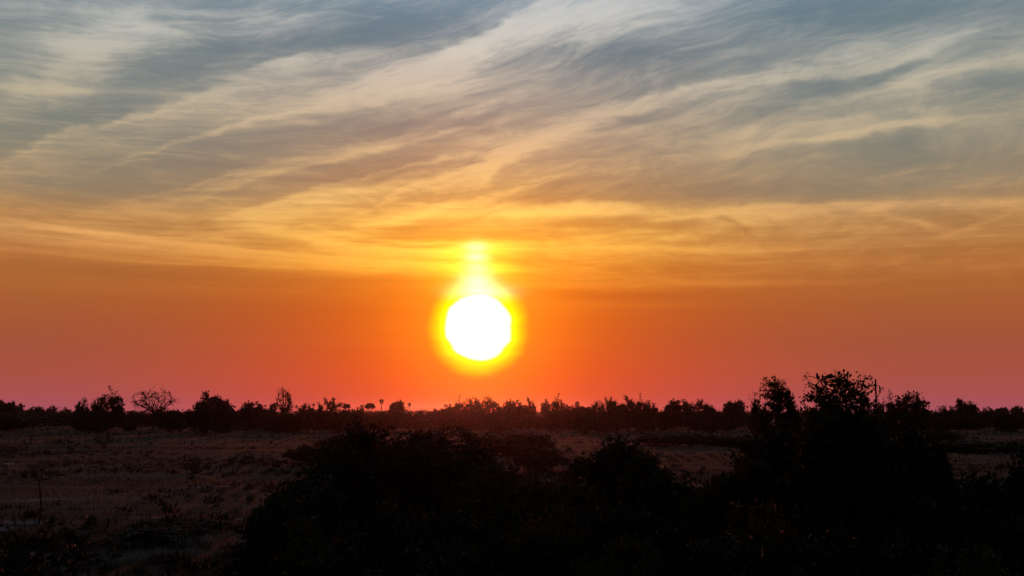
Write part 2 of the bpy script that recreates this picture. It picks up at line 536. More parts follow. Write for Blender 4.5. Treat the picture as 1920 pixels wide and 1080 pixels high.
def _ground(g, nt, out):
    P = g.node('ShaderNodeTexCoord').outputs['Object']
    x, y, z = g.sep(P)
    r = g.m('SQRT', g.m('ADD', g.m('MULTIPLY', x, x), g.m('MULTIPLY', y, y)))
    big = g.noise(g.vm('MULTIPLY', P, (0.020, 0.050, 0.0)), 1.0, 5.0, 0.6, 0.6)
    mid = g.noise(g.vm('MULTIPLY', P, (0.16, 0.30, 0.0)), 1.0, 6.0, 0.65, 0.4)
    fine = g.noise(P, 3.5, 6.0, 0.7)
    straw = g.ramp(fine, [(0.25, (0.022, 0.020, 0.020)), (0.5, (0.085, 0.076, 0.074)), (0.75, (0.21, 0.190, 0.185))])
    green = g.ramp(fine, [(0.3, (0.016, 0.022, 0.010)), (0.7, (0.060, 0.062, 0.028))])
    soil = g.ramp(fine, [(0.3, (0.030, 0.023, 0.023)), (0.7, (0.095, 0.076, 0.074))])
    patch = g.noise(g.vm('MULTIPLY', P, (0.06, 0.20, 0.0)), 1.0, 4.0, 0.6, 0.5)
    a = g.m('MULTIPLY', g.ss(mid, 0.40, 0.56), g.ss(patch, 0.36, 0.58))
    col = g.mix(a, green, straw)
    col = g.mix(g.ss(big, 0.50, 0.62), col, soil)
    # near-black olive belts lying across the plain
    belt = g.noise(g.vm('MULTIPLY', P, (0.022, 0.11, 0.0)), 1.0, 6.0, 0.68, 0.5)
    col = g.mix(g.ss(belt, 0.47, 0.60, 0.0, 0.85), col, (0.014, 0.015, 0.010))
    sand = g.ramp(fine, [(0.25, (0.17, 0.168, 0.18)), (0.75, (0.36, 0.36, 0.38))])
    w1 = g.noise(g.vm('MULTIPLY', P, (0.35, 0.75, 0.0)), 1.0, 6.0, 0.72)
    acc = None
    for (bx, by, bw, bh) in BARE:
        d0 = ground_dist(by)
        c = at(bx, d0)
        hw = bw / 2 / FPX * d0
        hd = (ground_dist(by - bh / 2) - ground_dist(by + bh / 2)) / 2
        v = g.vm('MULTIPLY', g.vm('SUBTRACT', P, tuple(c)), (1 / hw, 1 / hd, 0.0))
        e = g.m('SUBTRACT', 1.35, g.vm('LENGTH', v))
        acc = e if acc is None else g.m('MAXIMUM', acc, e)
    e = g.m('ADD', acc, g.m('MULTIPLY', g.m('SUBTRACT', w1, 0.56), 5.5))
    col = g.mix(g.ss(e, 0.1, 1.2), col, sand)
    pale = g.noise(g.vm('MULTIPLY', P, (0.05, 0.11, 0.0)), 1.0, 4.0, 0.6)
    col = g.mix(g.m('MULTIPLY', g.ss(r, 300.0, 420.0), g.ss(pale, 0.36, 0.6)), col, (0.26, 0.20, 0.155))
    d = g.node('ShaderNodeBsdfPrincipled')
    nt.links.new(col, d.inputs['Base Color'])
    d.inputs['Roughness'].default_value = 0.95
    d.inputs['Specular IOR Level'].default_value = 0.05
    bp = g.node('ShaderNodeBump')
    bp.inputs['Strength'].default_value = 0.7
    bp.inputs['Distance'].default_value = 0.12
    nt.links.new(g.noise(P, 2.2, 6.0, 0.7), bp.inputs['Height'])
    nt.links.new(bp.outputs[0], d.inputs['Normal'])
    nt.links.new(d.outputs[0], out.inputs[0])


def mesh_from(name, verts, faces_flat, nper, material, smooth=False):
    """fast mesh: verts (n,3), faces all of nper corners, flat index array"""
    me = bpy.data.meshes.new(name)
    verts = np.asarray(verts, dtype=np.float32)
    idx = np.asarray(faces_flat, dtype=np.int32).ravel()
    nf = len(idx) // nper
    me.vertices.add(len(verts))
    me.vertices.foreach_set('co', verts.ravel())
    me.loops.add(len(idx))
    me.loops.foreach_set('vertex_index', idx)
    me.polygons.add(nf)
    me.polygons.foreach_set('loop_start', np.arange(0, nf * nper, nper, dtype=np.int32))
    if smooth:
        me.polygons.foreach_set('use_smooth', np.ones(nf, dtype=bool))
    me.update(calc_edges=True)
    me.materials.append(material)
    return me


def link(name, me, parent=None):
    o = bpy.data.objects.new(name, me)
    C.objects.link(o)
    if parent is not None:
        o.parent = parent
    return o


# ground: rings of quads growing with distance
def build_ground():
    radii = [0.0] + list(np.geomspace(2.0, 1500.0, 140))
    S = 240
    vs = []
    for r in radii:
        for k in range(S):
            a = 2 * math.pi * k / S
            x, y = r * math.sin(a), r * math.cos(a)
            vs.append((x, y, height(x, y)))
    fs = []
    for i in range(len(radii) - 1):
        for k in range(S):
            k2 = (k + 1) % S
            fs.append((i * S + k, i * S + k2, (i + 1) * S + k2, (i + 1) * S + k))
    me = mesh_from('ground', vs, fs, 4, mat('ground', _ground), True)
    o = link('ground', me)
    o['kind'] = 'structure'


build_ground()


# ------------------------------------------------------------------ plant geometry
def tubes(paths, sides=4):
    """paths: list of (points (k,3), radii (k,)) -> quads"""
    V, F = [], []
    base = 0
    ang = np.arange(sides) * 2 * math.pi / sides
    ca, sa = np.cos(ang), np.sin(ang)
    for pts, rad in paths:
        k = len(pts)
        t = np.gradient(pts, axis=0)
        t /= np.linalg.norm(t, axis=1)[:, None] + 1e-9
        ref = np.tile([0.0, 0.0, 1.0], (k, 1))
        ref[np.abs(t[:, 2]) > 0.9] = [1.0, 0.0, 0.0]
        s = np.cross(t, ref); s /= np.linalg.norm(s, axis=1)[:, None] + 1e-9
        u = np.cross(s, t)
        ring = pts[:, None, :] + rad[:, None, None] * (ca[None, :, None] * s[:, None, :] + sa[None, :, None] * u[:, None, :])
        V.append(ring.reshape(-1, 3))
        for i in range(k - 1):
            for j in range(sides):
                j2 = (j + 1) % sides
                F.append((base + i * sides + j, base + i * sides + j2, base + (i + 1) * sides + j2, base + (i + 1) * sides + j))
        base += k * sides
    return np.concatenate(V), np.array(F)


def leaves(rng, pos, size, aspect=0.45, dirs=None, jitter=0.9):
    """rhombic leaves: one quad each"""
    n = len(pos)
    a = rng.normal(size=(n, 3))
    if dirs is not None:
        a = dirs + jitter * a
    a /= np.linalg.norm(a, axis=1)[:, None] + 1e-9
    b = np.cross(a, rng.normal(size=(n, 3)))
    b /= np.linalg.norm(b, axis=1)[:, None] + 1e-9
    L = size * rng.uniform(0.6, 1.35, n)[:, None]
    Wd = L * aspect * rng.uniform(0.7, 1.2, n)[:, None]
    v = np.stack([pos, pos + a * L * 0.45 + b * Wd * 0.5, pos + a * L, pos + a * L * 0.45 - b * Wd * 0.5], axis=1)
    f = np.arange(n * 4).reshape(n, 4)
    return v.reshape(-1, 3), f


def curve(p0, p1, bow, k, rng, wig):
    t = np.linspace(0, 1, k)[:, None]
    p = p0 + (p1 - p0) * t + bow * (4 * t * (1 - t)) * 0.5
    w = rng.normal(size=(k, 3)) * wig
    w[0] = 0
    return p + w


def plant(seed, W, H, stems=14, twigs=260, tlen=0.5, leaf=0.06, per=20, aspect=0.45, trunk=0.0, r0=0.04,
          droop=0.15, shape='dome', lump=0.35, low=0.05, sides=3, spray=0.0, wig=0.03, twig_r=0.006, spike=0.0, arch=0):
    """a bush or tree. returns branch paths and leaf arrays in metres, base at the origin"""
    rng = np.random.default_rng(seed)
    paths = []
    lumps = rng.normal(size=(9, 3)); lumps /= np.linalg.norm(lumps, axis=1)[:, None]
    lw = rng.uniform(-lump, lump, 9)

    def env(d):
        k = np.exp(4.0 * (d @ lumps.T - 1.0)) @ lw
        return 1.0 + k * 1.4
    if trunk > 0:
        top = np.array([rng.normal() * 0.04 * H, rng.normal() * 0.04 * H, trunk * H])
        pts = curve(np.zeros(3), top, np.array([rng.normal() * 0.06 * H, 0, 0]), 6, rng, 0.012 * H)
        paths.append((pts, np.linspace(r0, r0 * 0.7, 6)))
        root = pts[-1]
    else:
        root = np.zeros(3)
    cz = {'dome': 0.42, 'ball': 0.58, 'flat': 0.80, 'tall': 0.52, 'fan': 0.45}[shape]
    if trunk > 0: cz = max(cz, (trunk * 0.75 + 1.0) / 2)
    center = np.array([0, 0, cz * H])
    rz_up = (1 - cz) * H * 0.96
    rz_dn = (cz - low) * H * (0.92 if trunk == 0 else 1.0)
    if trunk > 0: rz_dn = min(rz_dn, (cz - trunk * 0.72) * H)
    stem_pts = []
    for i in range(stems):
        d = rng.normal(size=3); d /= np.linalg.norm(d)
        if shape in ('flat', 'fan'): d[2] = abs(d[2])
        elif rng.random() < 0.7: d[2] = abs(d[2])
        e = env(d[None])[0] * rng.uniform(0.62, 0.92)
        end = center + np.array([d[0] * W / 2, d[1] * W / 2, d[2] * (rz_up if d[2] > 0 else rz_dn)]) * e
        off = np.array([rng.normal() * W * 0.04, rng.normal() * W * 0.04, 0]) if trunk == 0 else np.zeros(3)
        bow = np.array([d[0] * W * 0.10, d[1] * W * 0.10, H * 0.10 * (1 if trunk == 0 else -0.3)])
        pts = curve(root + off, end, bow, 7, rng, wig * W * 0.25)
        rr = r0 * (0.55 if trunk > 0 else 1.0) * rng.uniform(0.6, 1.0)
        paths.append((pts, np.linspace(rr, rr * 0.22, 7)))
        stem_pts.append(pts)
    SP = np.concatenate([p[2:] for p in stem_pts])
    # twigs end all over the envelope and spring from the nearest stem point
    d = rng.normal(size=(twigs, 3)); d /= np.linalg.norm(d, axis=1)[:, None]
    if shape in ('flat', 'fan'): d[:, 2] = np.abs(d[:, 2])
    rad = rng.uniform(0.30, 1.0, twigs) ** 0.55 * env(d)
    rz = np.where(d[:, 2] > 0, rz_up, rz_dn)
    ends = center + np.stack([d[:, 0] * W / 2, d[:, 1] * W / 2, d[:, 2] * rz], 1) * rad[:, None]
    if spike:
        m = rng.random(twigs) < 0.18
        ends[m] += np.stack([d[m, 0] * W, d[m, 1] * W, np.abs(d[m, 2]) * H + 0.25 * H], 1) * (spike * rng.uniform(0.1, 0.5, m.sum()))[:, None]
    ends[:, 2] = np.maximum(ends[:, 2], 0.04)
    LP, LD = [], []
    for i in range(twigs):
        q = SP - ends[i]
        j = int(np.argmin((q * q).sum(1) + (q[:, 2] > 0) * (0.15 * H) ** 2 + rng.random(len(SP)) * 0.02 * H * H))
        st = SP[j]
        v = ends[i] - st
        L = np.linalg.norm(v)
        if L > tlen * 3.0:
            st = ends[i] - v / L * tlen * 3.0
            L = tlen * 3.0
        bow = np.array([0, 0, droop * L])
        pts = curve(st, ends[i], bow, 4, rng, wig * L * 0.6)
        paths.append((pts, np.linspace(twig_r, twig_r * 0.35, 4)))
        if per:
            n = max(1, int(per * rng.uniform(0.5, 1.4)))
            t = rng.uniform(0.12, 1.03, n)
            seg = np.clip(t * 3, 0, 2.999)
            i0 = seg.astype(int)
            fr = (t * 3 - i0)[:, None]
            P = pts[i0] * (1 - fr) + pts[np.minimum(i0 + 1, 3)] * fr
            P = P + rng.normal(size=(n, 3)) * spray
            LP.append(P)
            LD.append(np.tile(v / (L + 1e-6), (n, 1)))
    for k in range(arch):     # long arching whips over the top, leaves strung along them
        a = rng.uniform(-1, 1)
        x0 = a * W * 0.32
        p0 = np.array([x0, rng.normal() * W * 0.1, H * rng.uniform(0.62, 0.80)])
        p1 = p0 + np.array([np.sign(a + 0.2 * rng.normal()) * rng.uniform(0.15, 0.5), rng.normal() * 0.15, rng.uniform(0.18, 0.36) * H * 0.55])
        pts = curve(p0, p1, np.array([0, 0, 0.22]), 7, rng, 0.018)
        pts[:, 2] = np.minimum(pts[:, 2], H * 1.0)
        paths.append((pts, np.linspace(0.010, 0.004, 7)))
        n = 16
        t = rng.uniform(0.1, 1.0, n) * 5.99
        i0 = t.astype(int); fr = (t - i0)[:, None]
        LP.append(pts[i0] * (1 - fr) + pts[i0 + 1] * fr)
        LD.append(rng.normal(size=(n, 3)))
    bv, bf = tubes(paths, sides)
    lv = lf = None
    if LP:
        lv, lf = leaves(rng, np.concatenate(LP), leaf, aspect, np.concatenate(LD), 0.9)
        lv[:, 2] = np.maximum(lv[:, 2], 0.01)
    return bv, bf, lv, lf


class Kind:
    """a built plant whose meshes are shared by its copies"""
    def __init__(s, name, wood_part, leaf_part, material, cat, **kw):
        s.name, s.cat = name, cat
        s.wood_part, s.leaf_part = wood_part, leaf_part
        bv, bf, lv, lf = plant(**kw)
        s.W, s.H = kw['W'], kw['H']
        allv = bv if lv is None else np.concatenate([bv, lv])
        s.top = float(np.quantile(allv[:, 2], 0.993 if s.H > 4.9 else 0.997))
        s.width = float(np.quantile(allv[:, 0], 0.993) - np.quantile(allv[:, 0], 0.007))
        s.wood = mesh_from(name + '_' + wood_part, bv, bf, 4, M_BARK, True)
        s.leaf = None if lv is None else mesh_from(name + '_' + leaf_part, lv, lf, 4, material)

    def place(s, loc, width, top, rot, label, group=None, name=None):
        e = bpy.data.objects.new(name or s.name, None)
        C.objects.link(e)
        e.empty_display_size = 0.3
        e.location = loc
        e.rotation_euler = (0, 0, rot)
        sx = width / s.width
        e.scale = (sx, sx, top / s.top)
        e['label'] = label
        e['category'] = s.cat
        if group: e['group'] = group
        link(s.wood_part, s.wood, e)
        if s.leaf is not None: link(s.leaf_part, s.leaf, e)
        return e


def palm_kind(seed, skirt=True):
    rng = np.random.default_rng(seed)
    H = 10.0
    pts = curve(np.zeros(3), np.array([rng.normal() * 0.3, rng.normal() * 0.3, H * 0.86]), np.array([rng.normal() * 0.5, 0, 0]), 8, rng, 0.03)
    rr = np.array([0.26, 0.20, 0.18, 0.19, 0.22, 0.20, 0.17, 0.15])
    tv, tf = tubes([(pts, rr)], 8)
    hub = pts[-1]
    V, F = [], []
    n = 0
    wood = []
    for k in range(44):
        d = rng.normal(size=3); d /= np.linalg.norm(d)
        if k < 30: d[2] = abs(d[2]) * 0.9 + 0.05
        else: d[2] = -abs(d[2]) * 0.9
        d /= np.linalg.norm(d)
        pl = rng.uniform(0.55, 0.8)
        c = hub + d * pl
        wood.append((np.array([hub, hub + d * pl * 0.5, c]), np.array([0.03, 0.022, 0.018])))
        s = np.cross(d, [0, 0, 1.0]); s /= np.linalg.norm(s) + 1e-6
        u = np.cross(s, d)
        s = s * math.cos(0.6 * rng.normal()) + u * math.sin(0.6 * rng.normal())
        s /= np.linalg.norm(s)
        m = 11
        for q in range(m):                       # segments of the fan leaf
            a = (q / (m - 1) - 0.5) * 3.6
            dd = d * math.cos(a) + s * math.sin(a)
            L = rng.uniform(0.55, 0.85) * (1.0 - 0.12 * abs(a))
            nrm = -d * math.sin(a) + s * math.cos(a)
            tip = c + dd * L + np.array([0, 0, -0.12 * L])
            md = c + dd * L * 0.5
            V += [c, md + nrm * 0.09, tip, md - nrm * 0.09]
            F.append((n, n + 1, n + 2, n + 3)); n += 4
    wv, wf = tubes(wood, 3)
    return tv, tf, np.array(V), np.array(F), wv, wf


class Palm(Kind):
    def __init__(s, seed):
        s.name, s.cat, s.wood_part, s.leaf_part = 'palm_tree', 'palm tree', 'trunk', 'crown'
        tv, tf, lv, lf, wv, wf = palm_kind(seed)
        s.head = float(lv[:, 0].max() - lv[:, 0].min())
        s.width = s.head
        s.top = float(lv[:, 2].max())
        s.wood = mesh_from('palm_trunk', tv, tf, 4, M_BARK, True)
        s.leaf = mesh_from('palm_crown', lv, lf, 4, M_PALM)

    def place(s, loc, width, top, rot, label, group=None, name=None):
        e = bpy.data.objects.new('palm_tree', None)
        C.objects.link(e)
        e.location = loc
        e.rotation_euler = (0, 0, rot)
        e['label'] = label
        e['category'] = s.cat
        if group: e['group'] = group
        k = width / s.head
        t = link('trunk', s.wood, e)
        t.scale = (k, k, top / s.top)
        c = link('crown', s.leaf, e)
        c.scale = (k, k, k)
        c.location = (0, 0, top - s.top * k)
        # keep the head on the end of the trunk
        return e


def uniq(name, wood_part, leaf_part, material, cat, px, top, wpx, dist, label, rot=0.0, group=None, **kw):
    """a bush built for one place only, near the camera"""
    H = EYE - (top - 770.0) / FPX * dist
    W = wpx / FPX * dist
    k = Kind(name, wood_part, leaf_part, material, cat, W=W, H=H, **kw)
    loc = at(px, dist)
    loc.z = height(loc.x, loc.y) - 0.03
    return k.place(loc, W, H, rot, label, group)


def put(kind, px, top, wpx, dist, label, rot=None, group=None, name=None):
    H = EYE - (top - 770.0) / FPX * dist
    W = wpx / FPX * dist
    loc = at(px, dist)
    loc.z = height(loc.x, loc.y) - 0.05
    if rot is None: rot = (px * 0.37) % 6.28
    return kind.place(loc, W, H, rot, label, group, name)


# ------------------------------------------------------------------ shared kinds for the far trees
T_SHRUB = [Kind('thorn_bush', 'branches', 'foliage', M_LEAF_FAR, 'bush', seed=10 + i, W=7.0, H=5.0, stems=16, twigs=230, tlen=1.0, leaf=0.36,
                per=30, aspect=0.5, r0=0.10, spray=0.16, twig_r=0.022, lump=0.5, spike=0.28) for i in range(4)]
T_DENSE = [Kind('leafy_bush', 'branches', 'foliage', M_LEAF_FAR, 'bush', seed=30 + i, W=7.0, H=5.0, stems=14, twigs=260, tlen=0.9, leaf=0.42,
                per=32, aspect=0.6, r0=0.10, spray=0.20, twig_r=0.02, lump=0.45, spike=0.08) for i in range(4)]
T_ROUND = [Kind('round_tree', 'trunk', 'crown', M_LEAF_FAR, 'tree', seed=50 + i, W=5.0, H=8.0, stems=12, twigs=200, tlen=0.9, leaf=0.40,
                per=24, aspect=0.6, trunk=0.42, r0=0.20, shape='ball', spray=0.16, twig_r=0.02, lump=0.4, spike=0.05, sides=4) for i in range(3)]
T_FLAT = [Kind('flat_topped_tree', 'trunk', 'crown', M_LEAF_FAR, 'tree', seed=70 + i, W=7.0, H=7.0, stems=12, twigs=190, tlen=1.0, leaf=0.38,
               per=24, aspect=0.6, trunk=0.5, r0=0.18, shape='flat', spray=0.14, twig_r=0.02, lump=0.3, sides=4) for i in range(2)]
T_BARE = [Kind('bare_tree', 'trunk', 'foliage', M_LEAF_FAR, 'tree', seed=90 + i, W=8.0, H=8.0, stems=26, twigs=330, tlen=0.9, leaf=0.20,
               per=2, aspect=0.5, trunk=0.30, r0=0.24, shape='ball', spray=0.05, twig_r=0.05, lump=0.3, spike=0.12, wig=0.08, droop=0.25, sides=3) for i in range(2)]
T_OPEN = [Kind('thin_shrub', 'branches', 'foliage', M_LEAF_FAR, 'bush', seed=120 + i, W=2.4, H=2.0, stems=14, twigs=150, tlen=0.5, leaf=0.10,
               per=7, aspect=0.45, r0=0.03, spray=0.05, twig_r=0.010, lump=0.5, spike=0.25) for i in range(2)]
T_SLIM = Kind('bare_tree', 'trunk', 'crown', M_LEAF_FAR, 'tree', seed=133, W=4.0, H=9.0, stems=22, twigs=260, tlen=0.8, leaf=0.26,
              per=7, aspect=0.5, trunk=0.45, r0=0.34, shape='tall', spray=0.06, twig_r=0.045, lump=0.45, spike=0.16, wig=0.07, sides=3)
T_PALM = [Palm(s_) for s_ in (1, 2, 3)]

# ------------------------------------------------------------------ the skyline, left to right
# kind, column, top row, width, distance, label
PAL = 'palm trees along the horizon'
BSH = 'bushes and trees along the skyline'
def S(i): return T_SHRUB[i % 4]
def D(i): return T_DENSE[i % 4]
def RT(i): return T_ROUND[i % 3]
def FT(i): return T_FLAT[i % 2]
def P_(i): return T_PALM[i % 3]
SKYLINE = [
    (RT(0), 3, 751, 11, 420, 'round-headed tree cut by the left edge of the picture on the skyline', BSH),
    (D(0), 14, 757, 30, 330, 'low leafy bush just right of the round-headed tree at the left edge', BSH),
    (P_(0), 25, 753, 8, 520, 'leftmost palm, small round head above the low bushes by the left edge', PAL),
    (D(1), 33, 758, 18, 380, 'small leafy bush between the two leftmost palms', BSH),
    (P_(1), 45, 759, 6, 620, 'tiny palm head, second from the left edge, barely above the horizon', PAL),
    (D(2), 70, 764, 34, 420, 'low dome of dark bush on the horizon right of the tiny palm head', BSH),
    (S(1), 95, 762, 22, 430, 'low ragged bush on the bare stretch left of the rounded bush', BSH),
    (S(2), 122, 764, 24, 400, 'lowest twiggy bush left beside the rounded bush on the left skyline', BSH),
    (D(3), 151, 751, 26, 260, 'tall rounded bush left of the palm that sticks out of a thorn bush', BSH),
    (P_(2), 187, 744, 10, 420, 'palm whose round head pokes out of the left side of a thorn bush', PAL),
    (S(0), 207, 740, 62, 235, 'wide thorn bush with ragged twigs, right of the palm head on the left', BSH),
    (S(3), 383, 741, 72, 190, 'big spiky bush with long upright twigs, right of the bare spreading tree', BSH),
    (D(1), 416, 748, 42, 215, 'leafy arching bush joined to the right side of the big spiky bush', BSH),
    (D(2), 468, 757, 52, 230, 'flat-topped dark bush left of the slim bare tree', BSH),
    (P_(0), 489, 758, 7, 560, 'small palm head over the right end of the flat dark bush', PAL),
    (P_(1), 497, 758, 6, 590, 'smaller palm head just right of the one above the flat dark bush', PAL),
    (RT(1), 511, 757, 13, 420, 'small round tree left beside the leaning palm near the slim bare tree', BSH),
    (P_(2), 519, 754, 9, 480, 'leaning palm close on the left of the slim bare tree', PAL),
    (P_(0), 556, 760, 5, 640, 'thin tiny palm alone right of the slim bare tree', PAL),
    (S(1), 578, 760, 32, 260, 'low twiggy bush with a palm head behind its right shoulder', BSH),
    (P_(1), 588, 756, 7, 520, 'palm head behind the right shoulder of the low twiggy bush', PAL),
    (S(2), 612, 749, 46, 225, 'bush with a crest of fine bare twigs between the slim bare tree and lone palm', BSH),
    (FT(0), 651, 757, 13, 430, 'small flat-headed tree right of the bush with a crest of twigs', BSH),
    (S(3), 674, 761, 22, 330, 'scrap of bare twigs left of the mushroom-shaped tree', BSH),
    (FT(1), 692, 756, 16, 380, 'mushroom-shaped dark tree left of the tall lone palm', BSH),
    (P_(2), 713, 748, 10, 450, 'tall lone palm with a bare trunk standing clear against the orange sky', PAL),
    (D(0), 743, 755, 26, 300, 'clump of round leafy heads left of two palms, right of the lone palm', BSH),
    (P_(0), 755, 753, 8, 470, 'left one of two palms beside the leafy clump', PAL),
    (P_(1), 767, 755, 9, 460, 'right one of two palms beside the leafy clump', PAL),
    (P_(2), 833, 757, 7, 500, 'left palm of the pair rising left of the bushes under the sun', PAL),
    (P_(0), 843, 756, 7, 500, 'right palm of the pair rising left of the bushes under the sun', PAL),
    (D(1), 832, 766, 46, 240, 'low dark bush beneath the pair of palms left of the sun', BSH),
    (S(0), 861, 754, 26, 250, 'domed twiggy bush directly left of the bushes under the sun', BSH),
    (S(1), 890, 750, 34, 240, 'open twiggy bush exactly below the sun', BSH),
    (S(2), 920, 748, 44, 230, 'tallest bush below the sun, crown of fine twigs tinted red', BSH),
    (D(2), 960, 755, 44, 230, 'smooth domed bush to the right below the sun', BSH),
    (S(3), 992, 749, 22, 240, 'bush with two upright horns of twigs right of the domed bush', BSH),
    (RT(2), 1023, 751, 17, 300, 'round-headed tree on a short stem right of the horned bush', BSH),
    (S(0), 1046, 751, 30, 250, 'bush with a curved twig hooking to the right', BSH),
    (D(3), 1062, 764, 40, 235, 'low shoulder of dark bush right of the hooked twig', BSH),
    (P_(1), 1083, 752, 11, 430, 'palm with a pointed head standing alone between two bushes right of the sun', PAL),
    (D(0), 1092, 763, 34, 250, 'low bush under the pointed palm head', BSH),
    (S(1), 1113, 757, 24, 240, 'pair of thin upright sprays at the left end of the long thicket', BSH),
    (S(2), 1137, 749, 28, 235, 'left peak of the long thicket with one dense pointed tuft', BSH),
    (D(1), 1160, 755, 40, 230, 'level middle of the long thicket right of its left peak', BSH),
    (S(3), 1178, 746, 32, 235, 'highest spiky crest in the long thicket', BSH),
    (S(0), 1201, 751, 28, 240, 'second spiky crest of the long thicket, right of the highest', BSH),
    (S(1), 1221, 757, 28, 240, 'falling right end of the long thicket', BSH),
    (D(2), 1264, 754, 46, 250, 'rounded dark bush standing alone right of the long thicket', BSH),
    (S(2), 1297, 756, 22, 270, 'loose twiggy bush between two rounded bushes', BSH),
    (D(3), 1326, 755, 48, 240, 'rounded bush right of the loose twiggy bush', BSH),
    (D(0), 1374, 757, 34, 240, 'wide low bush beneath a small round tree head', BSH),
    (RT(0), 1385, 752, 17, 270, 'small round tree head on top of the wide low bush', BSH),
    (P_(2), 1403, 760, 6, 420, 'tiny palm head left of the feathery bush by the dense round tree', PAL),
    (S(3), 1418, 752, 34, 180, 'feathery low bush at the left foot of the dense round tree', BSH),
    (S(0), 1668, 750, 40, 150, 'two-lobed bush just right of the bare pole', BSH),
    (D(1), 1678, 753, 22, 170, 'small dark lobe of leaves right beside the two-lobed bush', BSH),
    (S(1), 1713, 741, 66, 160, 'wide spiky bush right of the bare pole with one tall twig', BSH),
    (P_(0), 1741, 752, 8, 380, 'palm head over the right end of the wide spiky bush', PAL),
    (S(2), 1766, 764, 40, 200, 'low tail of twigs running right from the wide spiky bush', BSH),
    (D(2), 1811, 752, 34, 240, 'lone domed bush on the low right skyline', BSH),
    (D(3), 1842, 766, 22, 330, 'small low hump right of the lone domed bush', BSH),
    (S(3), 1856, 764, 20, 340, 'small tangle of twigs between two low humps on the right', BSH),
    (D(0), 1876, 766, 28, 330, 'flat low hump of bush second from the right edge', BSH),
    (RT(1), 1908, 762, 22, 300, 'dark rounded tree nearest the right edge on the skyline', BSH),
]
for k_, px_, top_, w_, d_, lab_, grp_ in SKYLINE:
    if grp_ == BSH and w_ < 50 and d_ < 300: w_ *= 1.15
    put(k_, px_, top_, w_, d_, lab_, group=grp_)
put(T_BARE[0], 287, 730, 80, 235, 'bare spreading tree with a fan of leafless branches against the pink sky', rot=0.6)
put(T_SLIM, 537, 727, 36, 215, 'slim bare tree with a thick dark stem and a thin twiggy top', rot=2.0)

# dark lower bushes standing in front of the skyline; look-alikes inside one stretch share a label
rf = random.Random(5)
ORD = ['first', 'second', 'third', 'fourth', 'fifth', 'sixth', 'seventh', 'eighth', 'ninth', 'tenth']
BELT = [
    (-60, 150, 3, 'black belt bush by the left edge under the skyline'),
    (150, 250, 4, 'black bush in belt under the wide thorn bush on the left'),
    (255, 330, 3, 'black bush in belt under the bare spreading tree'),
    (340, 450, 5, 'black bush in belt under the big spiky bush'),
    (455, 600, 5, 'black bush in belt around the foot of the slim bare tree'),
    (600, 720, 6, 'black bush in belt left of the lone palm'),
    (725, 790, 3, 'black bush in belt below the two palms'),
    (810, 1000, 9, 'reddish-black belt bush below the sun'),
    (1000, 1110, 5, 'black bush in belt under the pointed palm right of the sun'),
    (1110, 1250, 7, 'black belt bush at the foot of the long thicket'),
    (1250, 1440, 9, 'black bush in belt left of the dense round tree'),
    (1660, 1800, 6, 'black bush in belt right of the bare pole'),
    (1800, 1990, 8, 'black bush in belt near the right edge'),
]
for x0, x1, n, lab in BELT:
    for i in range(n):
        px_ = x0 + (x1 - x0) * (i + rf.uniform(0.2, 0.8)) / n
        d_ = ground_dist(rf.uniform(797, 813))
        k_ = rf.choice(T_DENSE + T_SHRUB)
        put(k_, px_, rf.uniform(769, 779), (x1 - x0) / n * rf.uniform(1.5, 2.1), d_, '%s %s' % (ORD[i], lab), rot=rf.uniform(0, 6), group='bushes of the dark belt under the skyline')

# ------------------------------------------------------------------ scattered bushes on the plain
MID = [
    (T_OPEN[1], 198, 808, 40, 121, 'dim bush on the plain below the palm that sticks out of a thorn bush'),
    (T_OPEN[0], 113, 822, 36, 135, 'faint low bush on the plain between the left edge and the compact black bush'),
    (T_OPEN[1], 22, 828, 60, 104, 'flat dark bush on the plain by the left edge'),
    (T_OPEN[0], 250, 868, 16, 70, 'small upright shrub alone in the pale grass left of centre'),
    (T_OPEN[1], 372, 846, 60, 72, 'thin brownish shrub in the grass right of the small upright shrub'),
    (T_OPEN[0], 478, 838, 70, 86, 'straggly reddish shrub on the plain left of the big black thicket'),
    (D(2), 590, 836, 74, 84, 'low dark bush touching the upper left of the big black thicket'),
    (D(3), 640, 812, 90, 120, 'dark bush behind the thicket, below the bush with a crest of twigs'),
    (D(1), 300, 976, 150, 35, 'long flat black bush lying in the grass near the bottom left'),
    (S(0), 395, 966, 130, 38, 'low black bush right of the long flat one near the bottom left'),
    (T_OPEN[1], 84, 974, 66, 35, 'small red-brown shrub at the foot of the slender sapling'),
    (S(3), 140, 976, 26, 36, 'tiny shrub right of the red-brown shrub by the sapling'),
    (D(0), 975, 812, 130, 102, 'dark reddish bush in the grass below and right of the sun'),
    (D(1), 1010, 836, 90, 74, 'low brown bush in front of the dark reddish bush'),
    (D(2), 1232, 816, 90, 128, 'leftmost low green bush of the row edging the pale meadow'),
    (D(3), 1296, 815, 90, 128, 'second low green bush of the row edging the pale meadow'),
    (D(0), 1358, 816, 96, 126, 'third low green bush of the row edging the pale meadow'),
    (D(1), 1420, 814, 90, 128, 'rightmost low green bush of the row edging the pale meadow'),
    (D(2), 1790, 824, 110, 110, 'dark bush behind the small meadow on the right, left one'),
    (D(3), 1880, 826, 110, 110, 'dark bush behind the small meadow on the right, right one'),
    (S(1), 1740, 806, 90, 140, 'dim bush right behind the big leafy bush'),
]
for k_, px_, top_, w_, d_, lab_ in MID:
    put(k_, px_, top_, w_, d_, lab_, group='bushes scattered over the plain')

